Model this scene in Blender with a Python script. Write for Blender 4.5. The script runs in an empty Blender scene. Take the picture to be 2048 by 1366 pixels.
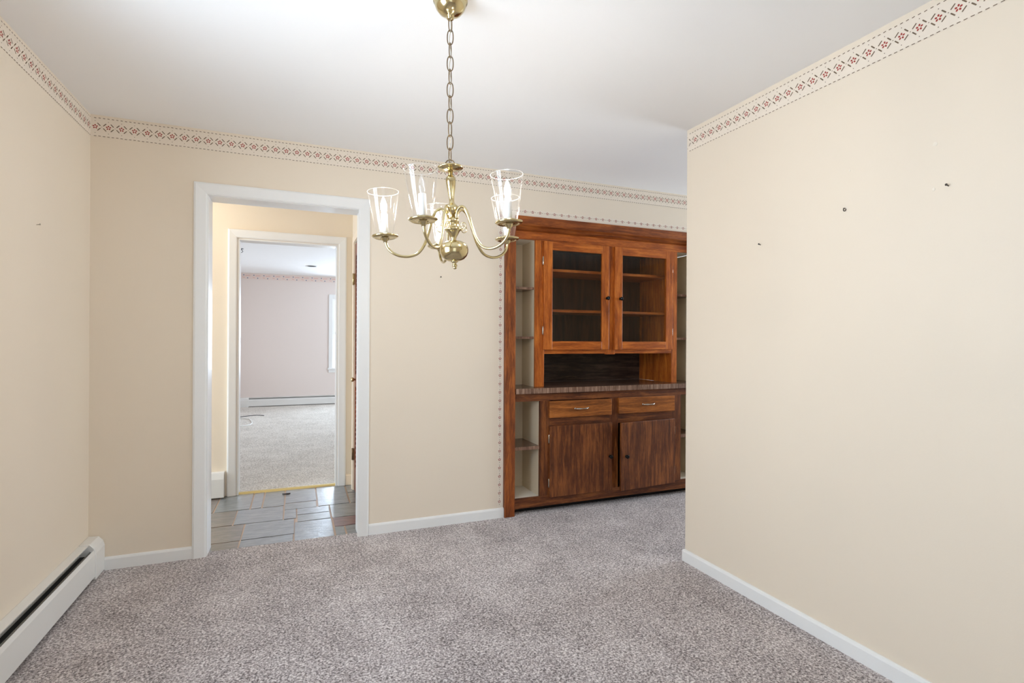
import bpy, math, random
from mathutils import Vector, Matrix
random.seed(7)
S = bpy.context.scene
COL = S.collection
PI = math.pi

# ------------------------------------------------------------------ camera, world, light, exposure
EYE = 1.2476
cam_d = bpy.data.cameras.new('camera')
cam_d.sensor_width = 36.0
cam_d.lens = 1049.16 / 2048 * 36.0
cam_d.shift_y = -0.0016
cam_d.clip_start = 0.02
cam = bpy.data.objects.new('camera', cam_d)
COL.objects.link(cam)
cam.matrix_world = (Matrix.Translation((0, 0, EYE)) @ Matrix.Rotation(-0.3886, 4, 'Z')
                    @ Matrix.Rotation(PI / 2, 4, 'X') @ Matrix.Rotation(0.0052, 4, 'Z'))
S.camera = cam

w = bpy.data.worlds.new('daylight')
S.world = w
w.use_nodes = True
w.node_tree.nodes['Background'].inputs[0].default_value = (0.86, 0.93, 1.0, 1)
w.node_tree.nodes['Background'].inputs[1].default_value = 1.3


def area(name, loc, aim, sx, sy, watts, col):
    l = bpy.data.lights.new(name, 'AREA')
    l.shape = 'RECTANGLE'
    l.size, l.size_y, l.energy, l.color = sx, sy, watts, col
    o = bpy.data.objects.new(name, l)
    COL.objects.link(o)
    o.location = loc
    o.rotation_euler = (Vector(aim) - Vector(loc)).to_track_quat('-Z', 'Y').to_euler()
    return o


def lamp(name, loc, watts, col, r=0.08):
    l = bpy.data.lights.new(name, 'POINT')
    l.energy, l.color, l.shadow_soft_size = watts, col, r
    o = bpy.data.objects.new(name, l)
    COL.objects.link(o)
    o.location = loc
    return o


DAY = (0.68, 0.83, 1.0)
area('window_daylight_left', (-1.30, 1.25, 1.46), (1.4, 1.36, 1.70), 1.15, 1.30, 70, DAY)
area('window_daylight_behind', (-0.2, -1.50, 1.1), (-0.2, 2.2, 1.3), 1.3, 2.0, 5, DAY)
area('window_daylight_kitchen', (5.42, 2.6, 1.5), (2, 2.72, 1.5), 1.2, 1.2, 88, (0.76, 0.88, 1.0))
area('window_daylight_foyer', (-2.72, 4.15, 1.2), (0, 4.15, 1.1), 0.8, 1.9, 46, DAY)
area('window_daylight_living', (3.62, 8.2, 1.4), (0, 8.2, 1.1), 2.4, 1.4, 88, DAY)
area('window_daylight_living_back', (1.15, 10.95, 1.4), (1.15, 6, 1.0), 1.1, 1.3, 85, DAY)
lamp('foyer_ceiling_lamp', (-0.9, 4.15, 2.25), 4, (1.0, 0.84, 0.62), 0.1)

S.view_settings.view_transform = 'Standard'
S.view_settings.look = 'None'
S.view_settings.gamma = 1
S.view_settings.use_curve_mapping = False
S.view_settings.exposure = 0.09
S.cycles.max_bounces = 14
S.cycles.diffuse_bounces = 8
S.cycles.transparent_max_bounces = 24
S.cycles.use_denoising = True
S.cycles.sample_clamp_indirect = 6


# ------------------------------------------------------------------ materials
def srgb(r, g, b):
    f = lambda c: (c / 255 / 12.92) if c / 255 <= 0.04045 else ((c / 255 + 0.055) / 1.055) ** 2.4
    return (f(r), f(g), f(b), 1)


def mat(name):
    m = bpy.data.materials.new(name)
    m.use_nodes = True
    nt = m.node_tree
    return m, nt, nt.nodes['Principled BSDF'], nt.nodes.new, nt.links.new


def plain(name, col, rough=0.5, metal=0.0, bump=0.0, bscale=60.0, var=0.0, vscale=3.0, coat=0.0):
    m, nt, b, N, L = mat(name)
    b.inputs['Base Color'].default_value = col
    b.inputs['Roughness'].default_value = rough
    b.inputs['Metallic'].default_value = metal
    b.inputs['Coat Weight'].default_value = coat
    if bump or var:
        tc = N('ShaderNodeTexCoord')
    if var:
        n = N('ShaderNodeTexNoise'); n.inputs['Scale'].default_value = vscale; n.inputs['Detail'].default_value = 3
        L(tc.outputs['Object'], n.inputs['Vector'])
        r = N('ShaderNodeMapRange'); r.inputs['To Min'].default_value = 1 - var; r.inputs['To Max'].default_value = 1 + var
        L(n.outputs['Fac'], r.inputs['Value'])
        mx = N('ShaderNodeMix'); mx.data_type = 'RGBA'; mx.blend_type = 'MULTIPLY'; mx.inputs[0].default_value = 1
        mx.inputs[6].default_value = col
        L(r.outputs[0], mx.inputs[7]); L(mx.outputs[2], b.inputs['Base Color'])
    if bump:
        n2 = N('ShaderNodeTexNoise'); n2.inputs['Scale'].default_value = bscale; n2.inputs['Detail'].default_value = 4
        L(tc.outputs['Object'], n2.inputs['Vector'])
        bp = N('ShaderNodeBump'); bp.inputs['Strength'].default_value = bump; bp.inputs['Distance'].default_value = 0.002
        L(n2.outputs['Fac'], bp.inputs['Height']); L(bp.outputs[0], b.inputs['Normal'])
    return m


def wood(name, dark, mid, light, axis, rough=0.35, coarse=26.0, coat=0.08, contrast=1.0):
    """axis = grain direction 0/1/2"""
    m, nt, b, N, L = mat(name)
    tc = N('ShaderNodeTexCoord'); oi = N('ShaderNodeObjectInfo')
    ad = N('ShaderNodeVectorMath'); ad.operation = 'ADD'
    sc = N('ShaderNodeVectorMath'); sc.operation = 'SCALE'; sc.inputs[0].default_value = (7.3, 3.1, 9.7)
    L(oi.outputs['Random'], sc.inputs['Scale'])
    L(tc.outputs['Object'], ad.inputs[0]); L(sc.outputs[0], ad.inputs[1])
    mp = N('ShaderNodeMapping')
    s = [1, 1, 1]; s[axis] = 0.09
    mp.inputs['Scale'].default_value = s
    L(ad.outputs[0], mp.inputs['Vector'])
    n1 = N('ShaderNodeTexNoise'); n1.inputs['Scale'].default_value = coarse; n1.inputs['Detail'].default_value = 5
    n1.inputs['Roughness'].default_value = 0.62; n1.inputs['Distortion'].default_value = 0.6
    L(mp.outputs[0], n1.inputs['Vector'])
    n2 = N('ShaderNodeTexNoise'); n2.inputs['Scale'].default_value = coarse * 9; n2.inputs['Detail'].default_value = 3
    L(mp.outputs[0], n2.inputs['Vector'])
    n3 = N('ShaderNodeTexNoise'); n3.inputs['Scale'].default_value = 5; n3.inputs['Detail'].default_value = 2
    L(ad.outputs[0], n3.inputs['Vector'])
    m1 = N('ShaderNodeMath'); m1.operation = 'MULTIPLY_ADD'; m1.inputs[1].default_value = 0.35 * contrast
    L(n2.outputs['Fac'], m1.inputs[0]); L(n1.outputs['Fac'], m1.inputs[2])
    m2 = N('ShaderNodeMath'); m2.operation = 'MULTIPLY_ADD'; m2.inputs[1].default_value = 0.30
    L(n3.outputs['Fac'], m2.inputs[0]); L(m1.outputs[0], m2.inputs[2])
    cr = N('ShaderNodeValToRGB')
    e = cr.color_ramp.elements
    e[0].position = 0.55; e[0].color = dark
    e[1].position = 1.12; e[1].color = light
    x = e.new(0.80); x.color = mid
    sh = N('ShaderNodeMath'); sh.operation = 'MULTIPLY'; sh.inputs[1].default_value = 1.0
    L(m2.outputs[0], sh.inputs[0]); L(sh.outputs[0], cr.inputs['Fac'])
    L(cr.outputs[0], b.inputs['Base Color'])
    b.inputs['Roughness'].default_value = rough
    b.inputs['Coat Weight'].default_value = coat
    b.inputs['Specular IOR Level'].default_value = 0.35
    b.inputs['Coat Roughness'].default_value = 0.25
    bp = N('ShaderNodeBump'); bp.inputs['Strength'].default_value = 0.12; bp.inputs['Distance'].default_value = 0.001
    L(n2.outputs['Fac'], bp.inputs['Height']); L(bp.outputs[0], b.inputs['Normal'])
    return m


def carpet(name, dark, mid, light, scale):
    m, nt, b, N, L = mat(name)
    tc = N('ShaderNodeTexCoord')
    n1 = N('ShaderNodeTexNoise'); n1.inputs['Scale'].default_value = scale; n1.inputs['Detail'].default_value = 3
    n1.inputs['Roughness'].default_value = 0.7; n1.inputs['Distortion'].default_value = 0.4
    n2 = N('ShaderNodeTexNoise'); n2.inputs['Scale'].default_value = 5.0; n2.inputs['Detail'].default_value = 4
    n3 = N('ShaderNodeTexVoronoi'); n3.inputs['Scale'].default_value = scale * 0.9
    for n in (n1, n2, n3):
        L(tc.outputs['Object'], n.inputs['Vector'])
    a = N('ShaderNodeMath'); a.operation = 'MULTIPLY_ADD'; a.inputs[1].default_value = 0.16; 
    L(n2.outputs['Fac'], a.inputs[0]); L(n1.outputs['Fac'], a.inputs[2])
    cr = N('ShaderNodeValToRGB'); e = cr.color_ramp.elements
    e[0].position = 0.42; e[0].color = dark
    e[1].position = 0.73; e[1].color = light
    x = e.new(0.57); x.color = mid
    L(a.outputs[0], cr.inputs['Fac']); L(cr.outputs[0], b.inputs['Base Color'])
    b.inputs['Roughness'].default_value = 0.95
    b.inputs['Sheen Weight'].default_value = 0.15
    b.inputs['Specular IOR Level'].default_value = 0.1
    h = N('ShaderNodeMath'); h.operation = 'SUBTRACT'
    L(n1.outputs['Fac'], h.inputs[0]); L(n3.outputs['Distance'], h.inputs[1])
    bp = N('ShaderNodeBump'); bp.inputs['Strength'].default_value = 0.6; bp.inputs['Distance'].default_value = 0.006
    L(h.outputs[0], bp.inputs['Height']); L(bp.outputs[0], b.inputs['Normal'])
    return m


def thin_glass(name, tint=(1, 1, 1, 1), edge=0.5, base=0.04, white_mix=0.0, rim=0.0):
    m, nt, b, N, L = mat(name)
    nt.nodes.remove(b)
    out = nt.nodes['Material Output']
    tr = N('ShaderNodeBsdfTransparent'); tr.inputs[0].default_value = tint
    gl = N('ShaderNodeBsdfGlossy'); gl.inputs['Roughness'].default_value = 0.02
    lw = N('ShaderNodeLayerWeight'); lw.inputs['Blend'].default_value = 0.5
    pw = N('ShaderNodeMath'); pw.operation = 'POWER'; pw.inputs[1].default_value = 4.0
    L(lw.outputs['Facing'], pw.inputs[0])
    ml = N('ShaderNodeMath'); ml.operation = 'MULTIPLY_ADD'; ml.inputs[1].default_value = edge; ml.inputs[2].default_value = base
    ml.use_clamp = True
    L(pw.outputs[0], ml.inputs[0])
    mx = N('ShaderNodeMixShader')
    L(ml.outputs[0], mx.inputs[0]); L(tr.outputs[0], mx.inputs[1]); L(gl.outputs[0], mx.inputs[2])
    last = mx
    if white_mix:
        fe = N('ShaderNodeMath'); fe.operation = 'MULTIPLY_ADD'; fe.inputs[1].default_value = rim; fe.inputs[2].default_value = white_mix; fe.use_clamp = True
        p8 = N('ShaderNodeMath'); p8.operation = 'POWER'; p8.inputs[1].default_value = 7.0
        L(lw.outputs['Facing'], p8.inputs[0]); L(p8.outputs[0], fe.inputs[0])
        df = N('ShaderNodeBsdfDiffuse'); df.inputs[0].default_value = (0.9, 0.9, 0.9, 1)  # white mixed in to paint bright glints along glass edges
        m2 = N('ShaderNodeMixShader'); L(fe.outputs[0], m2.inputs[0])
        L(mx.outputs[0], m2.inputs[1]); L(df.outputs[0], m2.inputs[2]); last = m2
    L(last.outputs[0], out.inputs['Surface'])
    return m


def glow(name, col, strength):
    m, nt, b, N, L = mat(name)
    b.inputs['Base Color'].default_value = (1, 1, 1, 1)
    b.inputs['Emission Color'].default_value = col
    b.inputs['Emission Strength'].default_value = strength
    return m


M = {}
M['wall'] = plain('cream wall paint', srgb(228, 215, 196), 0.5, bump=0.08, bscale=220, var=0.015, vscale=2)
M['foyer'] = plain('peach wall paint', srgb(232, 219, 199), 0.55, bump=0.08, bscale=220)
M['pink'] = plain('pale pink wall paint', srgb(226, 214, 207), 0.6, bump=0.05, bscale=220)
M['ceil'] = plain('flat white ceiling paint', srgb(240, 240, 240), 0.8, bump=0.05, bscale=150)
M['trim'] = plain('white gloss trim paint', srgb(232, 232, 230), 0.35, var=0.02, vscale=6)
M['heater'] = plain('white enamelled steel', srgb(226, 225, 221), 0.35)
M['dark'] = plain('dark recess fill', srgb(18, 18, 18), 0.8)  # near black colour stands in for shade inside slots and recesses
M['fin'] = plain('dull grey sheet metal', srgb(120, 120, 116), 0.45, metal=0.7)
M['carpet'] = carpet('mottled taupe carpet', srgb(84, 75, 74), srgb(168, 158, 156), srgb(236, 229, 227), 118)
M['carpet2'] = carpet('beige living room carpet', srgb(150, 142, 131), srgb(208, 201, 191), srgb(240, 235, 227), 90)
CH = [srgb(104, 46, 11), srgb(164, 83, 25), srgb(202, 116, 44)]
DK = [srgb(48, 22, 8), srgb(92, 47, 19), srgb(136, 79, 37)]
DR = [srgb(80, 40, 13), srgb(136, 77, 30), srgb(174, 104, 46)]
for k, (nm, c, r) in {'cherry': ('warm cherry stain', CH, 0.34), 'umber': ('brown umber stain', [srgb(74, 32, 9), srgb(124, 62, 23), srgb(164, 92, 38)], 0.34), 'walnut': ('dark walnut stain', DK, 0.4), 'honey': ('honey brown stain', DR, 0.36)}.items():
    for ax, an in ((0, 'h'), (2, 'v'), (1, 'd')):
        M[k + '_' + an] = wood(nm + ' ' + an, c[0], c[1], c[2], ax, r, 38)
M['lam_top'] = wood('walnut laminate top', srgb(48, 32, 26), srgb(86, 60, 48), srgb(124, 94, 78), 0, 0.22, 30, 0.2)
M['lam_edge'] = wood('walnut laminate edge', srgb(70, 46, 34), srgb(118, 88, 70), srgb(160, 130, 110), 2, 0.4, 60, 0.1)
M['lam_back'] = wood('dark laminate back', srgb(26, 18, 15), srgb(52, 38, 32), srgb(84, 66, 56), 0, 0.3, 34, 0.1)
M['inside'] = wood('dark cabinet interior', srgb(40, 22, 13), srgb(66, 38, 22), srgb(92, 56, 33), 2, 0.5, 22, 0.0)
M['niche'] = plain('cream niche paint', srgb(210, 195, 168), 0.55)
M['niche_w'] = plain('white niche paint', srgb(232, 228, 216), 0.55)
M['black_metal'] = plain('black knob metal', srgb(22, 22, 22), 0.25, metal=0.6)
M['chrome'] = plain('nickel hardware', srgb(190, 184, 172), 0.22, metal=1.0)
M['brass'] = plain('polished brass', srgb(206, 190, 146), 0.16, metal=1.0, bump=0.03, bscale=90)
M['bronze'] = plain('antique brass chain', srgb(128, 108, 82), 0.38, metal=1.0)
M['cord'] = plain('clear gold lamp cord', srgb(190, 180, 160), 0.3)
M['candle'] = plain('white candle sleeve', srgb(240, 240, 238), 0.4)
M['lamp_glass'] = thin_glass('clear shade glass', edge=0.4, base=0.045, white_mix=0.002, rim=0.08)
M['rim_glass'] = thin_glass('polished glass rim', edge=0.4, base=0.1, white_mix=0.11, rim=0.15)  # whitened more, for the bright glint line round the rim
M['pane'] = thin_glass('cabinet pane glass', tint=(0.95, 0.96, 0.95, 1), edge=0.6, base=0.035)
M['wpane'] = thin_glass('window pane glass', edge=0.5, base=0.04)
M['bulb_on'] = glow('lit flame bulb', (1.0, 0.94, 0.86, 1), 375)
M['bulb_off'] = thin_glass('unlit flame bulb', edge=0.8, base=0.10, white_mix=0.06)
M['red'] = plain('brick red stencil paint', srgb(160, 54, 44), 0.7)
M['brown'] = plain('grey brown stencil paint', srgb(112, 94, 74), 0.7)
M['blue'] = plain('dusty blue stencil paint', srgb(112, 128, 150), 0.7)
M['rose'] = plain('dusty rose stencil paint', srgb(222, 172, 160), 0.7)
M['paper'] = plain('pale border ground', srgb(229, 217, 201), 0.65)
M['paper2'] = plain('pale grey border ground', srgb(229, 218, 202), 0.65)
M['paper3'] = plain('pink border ground', srgb(226, 208, 199), 0.65)
M['grout'] = plain('tan grout', srgb(186, 160, 138), 0.45, bump=0.2, bscale=200)
M['brass_strip'] = plain('brass threshold metal', srgb(220, 196, 132), 0.5, metal=0.7)
M['louver'] = wood('reddish brown louver stain', srgb(70, 30, 16), srgb(120, 58, 30), srgb(160, 88, 48), 2, 0.4)
M['cream_trim'] = plain('cream trim paint', srgb(238, 222, 200), 0.4)
M['leaf'] = plain('dark brown scrap', srgb(52, 40, 34), 0.8)
M['white_cord'] = plain('white cable sheath', srgb(235, 235, 232), 0.5)
M['hook'] = plain('grey hook metal', srgb(96, 96, 98), 0.4, metal=0.8)
M['nail'] = plain('dull nail steel', srgb(84, 78, 72), 0.5, metal=0.6)
M['spackle'] = plain('white spackle', srgb(233, 223, 207), 0.8)


def slate(name, col):
    m, nt, b, N, L = mat(name)
    tc = N('ShaderNodeTexCoord'); mp = N('ShaderNodeMapping'); mp.inputs['Scale'].default_value = (4, 14, 1)
    mp.inputs['Rotation'].default_value = (0, 0, 0.35)
    n = N('ShaderNodeTexNoise'); n.inputs['Scale'].default_value = 3.0; n.inputs['Detail'].default_value = 8; n.inputs['Roughness'].default_value = 0.62
    L(tc.outputs['Object'], mp.inputs[0]); L(mp.outputs[0], n.inputs['Vector'])
    cr = N('ShaderNodeValToRGB'); e = cr.color_ramp.elements
    e[0].position = 0.3; e[0].color = tuple(c * 0.55 for c in col[:3]) + (1,)
    e[1].position = 0.7; e[1].color = tuple(min(1, c * 1.2) for c in col[:3]) + (1,)
    L(n.outputs['Fac'], cr.inputs[0]); L(cr.outputs[0], b.inputs['Base Color'])
    b.inputs['Roughness'].default_value = 0.3
    b.inputs['Coat Weight'].default_value = 1.0
    b.inputs['Coat Roughness'].default_value = 0.24
    bp = N('ShaderNodeBump'); bp.inputs['Strength'].default_value = 0.55; bp.inputs['Distance'].default_value = 0.005
    L(n.outputs['Fac'], bp.inputs['Height']); L(bp.outputs[0], b.inputs['Normal']); L(bp.outputs[0], b.inputs['Coat Normal'])
    return m


M['slate_a'] = slate('blue grey slate', srgb(128, 133, 138))
M['slate_b'] = slate('grey green slate', srgb(122, 127, 128))
M['slate_c'] = slate('brown grey slate', srgb(116, 106, 98))
M['slate_p'] = slate('plum slate', srgb(112, 72, 76))


# ------------------------------------------------------------------ mesh building
class MB:
    def __init__(s):
        s.v = []; s.f = []; s.m = []; s.sm = []

    def face(s, pts, m=0, smooth=False):
        i = len(s.v); s.v += [Vector(p) for p in pts]
        s.f.append(list(range(i, i + len(pts)))); s.m.append(m); s.sm.append(smooth)

    def box(s, x0, x1, y0, y1, z0, z1, m=0):
        x0, x1 = sorted((x0, x1)); y0, y1 = sorted((y0, y1)); z0, z1 = sorted((z0, z1))
        i = len(s.v)
        s.v += [Vector(p) for p in ((x0, y0, z0), (x1, y0, z0), (x1, y1, z0), (x0, y1, z0), (x0, y0, z1), (x1, y0, z1), (x1, y1, z1), (x0, y1, z1))]
        for q in ((3, 2, 1, 0), (4, 5, 6, 7), (0, 1, 5, 4), (1, 2, 6, 5), (2, 3, 7, 6), (3, 0, 4, 7)):
            s.f.append([i + k for k in q]); s.m.append(m); s.sm.append(False)
        return s

    def grid(s, rings, m=0, closed_u=False, caps=False, smooth=True):
        """rings: list of lists of points, all the same length, each ring a closed loop"""
        i = len(s.v); n = len(rings[0])
        for r in rings:
            s.v += [Vector(p) for p in r]
        for a in range(len(rings) - 1):
            for b in range(n):
                c = (b + 1) % n
                s.f.append([i + a * n + b, i + a * n + c, i + (a + 1) * n + c, i + (a + 1) * n + b]); s.m.append(m); s.sm.append(smooth)
        if closed_u:
            a = len(rings) - 1
            for b in range(n):
                c = (b + 1) % n
                s.f.append([i + a * n + b, i + a * n + c, i + c, i + b]); s.m.append(m); s.sm.append(smooth)
        if caps:
            s.f.append([i + k for k in range(n)][::-1]); s.m.append(m); s.sm.append(False)
            a = len(rings) - 1
            s.f.append([i + a * n + k for k in range(n)]); s.m.append(m); s.sm.append(False)
        return s

    def lathe(s, prof, c=(0, 0, 0), n=32, m=0, caps=False):
        """prof: list of (r, z)"""
        rings = []
        for r, z in prof:
            rings.append([(c[0] + r * math.cos(2 * PI * k / n), c[1] + r * math.sin(2 * PI * k / n), c[2] + z) for k in range(n)])
        return s.grid(rings, m, caps=caps)

    def tube(s, pts, r, n=10, m=0, closed=False):
        pts = [Vector(p) for p in pts]
        K = len(pts); rings = []
        up = Vector((0, 0, 1)); prev = None
        for i, p in enumerate(pts):
            if closed:
                t = (pts[(i + 1) % K] - pts[i - 1]).normalized()
            else:
                t = (pts[min(i + 1, K - 1)] - pts[max(i - 1, 0)]).normalized()
            if prev is None:
                a = up if abs(t.dot(up)) < 0.9 else Vector((1, 0, 0))
                u = (a - t * a.dot(t)).normalized()
            else:
                u = (prev - t * prev.dot(t)).normalized()
            prev = u
            v = t.cross(u)
            rr = r(i / (K - 1)) if callable(r) else r
            rings.append([p + rr * (math.cos(2 * PI * k / n) * u + math.sin(2 * PI * k / n) * v) for k in range(n)])
        return s.grid(rings, m, closed_u=closed, caps=not closed)

    def prism(s, poly, axis, a0, a1, m=0):
        """poly: list of 2D points in the other two axes (cyclic order y,z / x,z / x,y)"""
        def P(q, a):
            return {0: (a, q[0], q[1]), 1: (q[0], a, q[1]), 2: (q[0], q[1], a)}[axis]
        s.grid([[P(q, a0) for q in poly], [P(q, a1) for q in poly]], m, caps=True, smooth=False)
        return s

    def xf(s, f, start=0):
        for i in range(start, len(s.v)):
            s.v[i] = Vector(f(s.v[i]))
        return s

    def build(s, name, mats, parent=None, bevel=0.0, fix=True):
        if not isinstance(mats, (list, tuple)):
            mats = [mats]
        lo = Vector([min(p[k] for p in s.v) for k in range(3)]); hi = Vector([max(p[k] for p in s.v) for k in range(3)])
        c = Vector(((lo.x + hi.x) / 2, (lo.y + hi.y) / 2, lo.z))
        me = bpy.data.meshes.new(name)
        me.from_pydata([tuple(p - c) for p in s.v], [], s.f)
        for q in mats:
            me.materials.append(M[q])
        me.polygons.foreach_set('material_index', s.m)
        me.polygons.foreach_set('use_smooth', s.sm)
        if fix:
            import bmesh
            bm = bmesh.new(); bm.from_mesh(me)
            bmesh.ops.recalc_face_normals(bm, faces=bm.faces[:])
            bm.to_mesh(me); bm.free()
        me.update()
        o = bpy.data.objects.new(name, me)
        COL.objects.link(o)
        pw = Vector((0, 0, 0))
        if parent is not None:
            o.parent = parent
            q = parent
            while q is not None:
                pw += q.location; q = q.parent
        o.location = c - pw
        if bevel:
            b = o.modifiers.new('soft edges', 'BEVEL'); b.width = bevel; b.segments = 2; b.limit_method = 'ANGLE'
        return o


def tag(o, label, cat, group=None, kind=None):
    o['label'] = label; o['category'] = cat
    if group: o['group'] = group
    if kind: o['kind'] = kind
    return o


def struct(o):
    o['kind'] = 'structure'
    return o


def empty(name, loc, label=None, cat=None, group=None):
    o = bpy.data.objects.new(name, None)
    o.empty_display_size = 0.1
    COL.objects.link(o); o.location = loc
    if label: tag(o, label, cat, group)
    return o


H = 2.44
XL, XR, YB, YC = -1.0252, 2.0436, 3.4409, 2.3809
D0, D1, DZ = -0.470, 0.352, 2.063          # doorway to the foyer
A0, A1, AZ = 1.344, 3.176, 2.10            # alcove of the hutch
WT = 0.15
E0, E1, EZ, YF = -0.440, 0.318, 2.045, 4.69   # opening between foyer and living room
XF = 0.437
YS = -1.25
YLV = 10.62

# ------------------------------------------------------------------ the setting: shell
struct(MB().box(XL - 0.13, 5.3, YS - 0.12, YB + 0.065, -0.10, 0.0).build('floor', 'carpet'))
struct(MB().box(XL - 0.13, 5.3, YS - 0.12, YB + WT, H, H + 0.1).build('ceiling', 'ceil'))
struct(MB().box(-2.62, 0.58, YB + WT, YF + 0.12, H, H + 0.1).build('ceiling_foyer', 'ceil'))
struct(MB().box(-1.1, 3.5, YF + 0.12, YLV + 0.12, H, H + 0.1).build('ceiling_living', 'ceil'))

def wall_x(name, x0, x1, y0, y1, m, hole=None):
    b = MB()
    if hole:
        h0, h1, z0, z1 = hole
        b.box(x0, x1, y0, h0, 0, H); b.box(x0, x1, h1, y1, 0, H)
        b.box(x0, x1, h0, h1, z1, H)
        if z0 > 0: b.box(x0, x1, h0, h1, 0, z0)
    else:
        b.box(x0, x1, y0, y1, 0, H)
    return struct(b.build(name, m))

def wall_y(name, x0, x1, y0, y1, m, holes=()):
    b = MB(); x = x0
    for h0, h1, z0, z1 in holes:
        b.box(x, h0, y0, y1, 0, H); b.box(h0, h1, y0, y1, z1, H)
        if z0 > 0: b.box(h0, h1, y0, y1, 0, z0)
        x = h1
    b.box(x, x1, y0, y1, 0, H)
    return struct(b.build(name, m))

WL = (0.70, 1.80, 0.85, 2.10)
wall_x('wall_left', XL - 0.12, XL, YS, YB, 'wall', WL)
wall_y('wall_back', XL - 0.12, 5.3, YB, YB + WT, 'wall', [(D0 - .0145, D1 + .022, 0, DZ + .012), (A0, A1, 0, AZ)])
wall_x('wall_right', XR, XR + 0.115, YS, YC, 'wall')
WS = (-0.85, 0.45, 0.0, 2.05)
wall_y('wall_front', XL - 0.12, 5.3, YS - 0.12, YS, 'wall', [WS])
WE = (2.0, 3.2, 0.90, 2.1)
wall_x('wall_east', 5.18, 5.30, YS, YB, 'wall', WE)
# foyer
wall_y('wall_foyer_front', -2.62, XL - 0.12, YB + 0.02, YB + WT, 'foyer')
WF = (3.75, 4.55, 0.1, 2.1)
wall_x('wall_foyer_left', -2.62, -2.5, YB + WT, YF, 'foyer', WF)
wall_y('wall_foyer_back', -2.62, XF + 0.1, YF, YF + 0.12, 'foyer', [(E0, E1, 0, EZ)])
LD = (3.72, 4.505, 0.0, 2.04)
wall_x('wall_foyer_right', XF, XF + 0.10, YB + WT, YF, 'foyer', LD)
# living room
wall_x('wall_living_left', -1.10, -0.985, YF + 0.12, YLV, 'pink')
WV = (6.9, 9.4, 0.72, 2.05)
wall_x('wall_living_right', 3.38, 3.50, YF + 0.12, YLV, 'pink', WV)
W1 = (0.625, 1.62, 0.69, 2.03)
wall_y('wall_living_back', -1.10, 3.50, YLV, YLV + 0.12, 'pink', [W1])
wall_y('wall_living_front', XF + 0.10, 3.50, YF, YF + 0.12, 'pink')
struct(MB().box(-1.10, 3.5, YF + 0.045, YLV + 0.12, -0.10, 0.008).build('floor_living', 'carpet2'))

# slate floor of the foyer
b = MB().box(-2.62, XF + 0.1, YB + 0.065, YF + 0.045, -0.10, -0.006, 0)
stones = [(-.9, -.322, 3.5, 3.637, 3), (-.322, -.014, 3.5, 3.637, 1), (-.014, .231, 3.5, 3.868, 1), (.231, .300, 3.5, 3.678, 2), (.300, .452, 3.5, 3.678, 2),
          (.231, .452, 3.678, 3.866, 4), (-.9, -.32, 3.637, 3.95, 3), (-.32, -.008, 3.637, 3.95, 1), (-.395, -.084, 3.95, 4.28, 1),
          (-.084, .002, 3.95, 4.165, 1), (-.084, .145, 4.165, 4.33, 2), (.002, .228, 4.02, 4.165, 1), (.002, .228, 3.868, 4.02, 2),
          (.228, .452, 3.866, 4.172, 2), (-.9, -.395, 3.95, 4.28, 3), (-.9, -.55, 4.28, 4.74, 3), (-.55, -.315, 4.28, 4.74, 2),
          (-.315, -.235, 4.28, 4.74, 1), (-.235, -.084, 4.28, 4.74, 2), (-.084, .148, 4.33, 4.74, 1), (.148, .380, 4.172, 4.74, 1),
          (.38, .452, 4.172, 4.45, 2), (.38, .452, 4.45, 4.74, 1)]
for k in range(4):
    for j in range(4):
        x0 = -2.6 + k * 0.425; y0 = 3.5 + j * 0.31
        stones.append((x0, x0 + 0.425, y0, y0 + 0.31, 1 + (k * 2 + j) % 3))
for x0, x1, y0, y1, m in stones:
    g = 0.0055
    j = lambda: random.uniform(-0.002, 0.002)
    q = [(x0 + g + j(), y0 + g + j()), (x1 - g + j(), y0 + g + j()), (x1 - g + j(), y1 - g + j()), (x0 + g + j(), y1 - g + j())]
    dz = [random.uniform(-0.0012, 0.0012) for _ in range(4)]
    top = [(p[0], min(p[1], YF + 0.03), -0.002 + d) for p, d in zip(q, dz)]
    bot = [(p[0], p[1], -0.02) for p in top]
    b.grid([bot, top], m, caps=True, smooth=False)
struct(b.build('floor_foyer', ['grout', 'slate_a', 'slate_b', 'slate_c', 'slate_p']))


# door linings and casings
def casing(name, x0, x1, z1, wd, yw, sgn, m='trim', t=0.019, zf=0.0):
    prof = [(0.004, 0.0), (0.004, t * 0.55), (0.012, t * 0.75), (wd * 0.45, t * 0.85), (wd - 0.012, t), (wd - 0.003, t * 0.85), (wd, t * 0.4), (wd, 0.0)]
    rings = [[(x0 - d, yw + sgn * p, zf) for d, p in prof], [(x0 - d, yw + sgn * p, z1 + d) for d, p in prof],
             [(x1 + d, yw + sgn * p, z1 + d) for d, p in prof], [(x1 + d, yw + sgn * p, zf) for d, p in prof]]
    return struct(MB().grid(rings, 0, caps=True, smooth=False).build(name, m))

def lining(name, x0, x1, z1, y0, y1, t=0.012, m='trim', zf=-0.004):
    b = MB().box(x0 - 0.001, x0 + t, y0, y1, zf, z1).box(x1 - t, x1 + 0.001, y0, y1, zf, z1).box(x0 + t, x1 - t, y0, y1, z1 - t, z1 + 0.001)
    return struct(b.build(name, m, bevel=0.0015))

casing('trim_1', D0 - .003, D1, DZ, 0.074, YB, -1)
lining('trim_2', D0 - .0145, D1 + .022, DZ + .012, YB - 0.001, YB + WT + 0.001)
casing('trim_3', D0 - .004, D1 + .012, DZ, 0.07, YB + WT, 1)
casing('trim_4', E0, E1, EZ, 0.070, YF, -1)
lining('trim_5', E0, E1, EZ, YF - 0.001, YF + 0.121)
casing('trim_6', E0, E1, EZ, 0.06, YF + 0.12, 1, zf=0.008)

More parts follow.
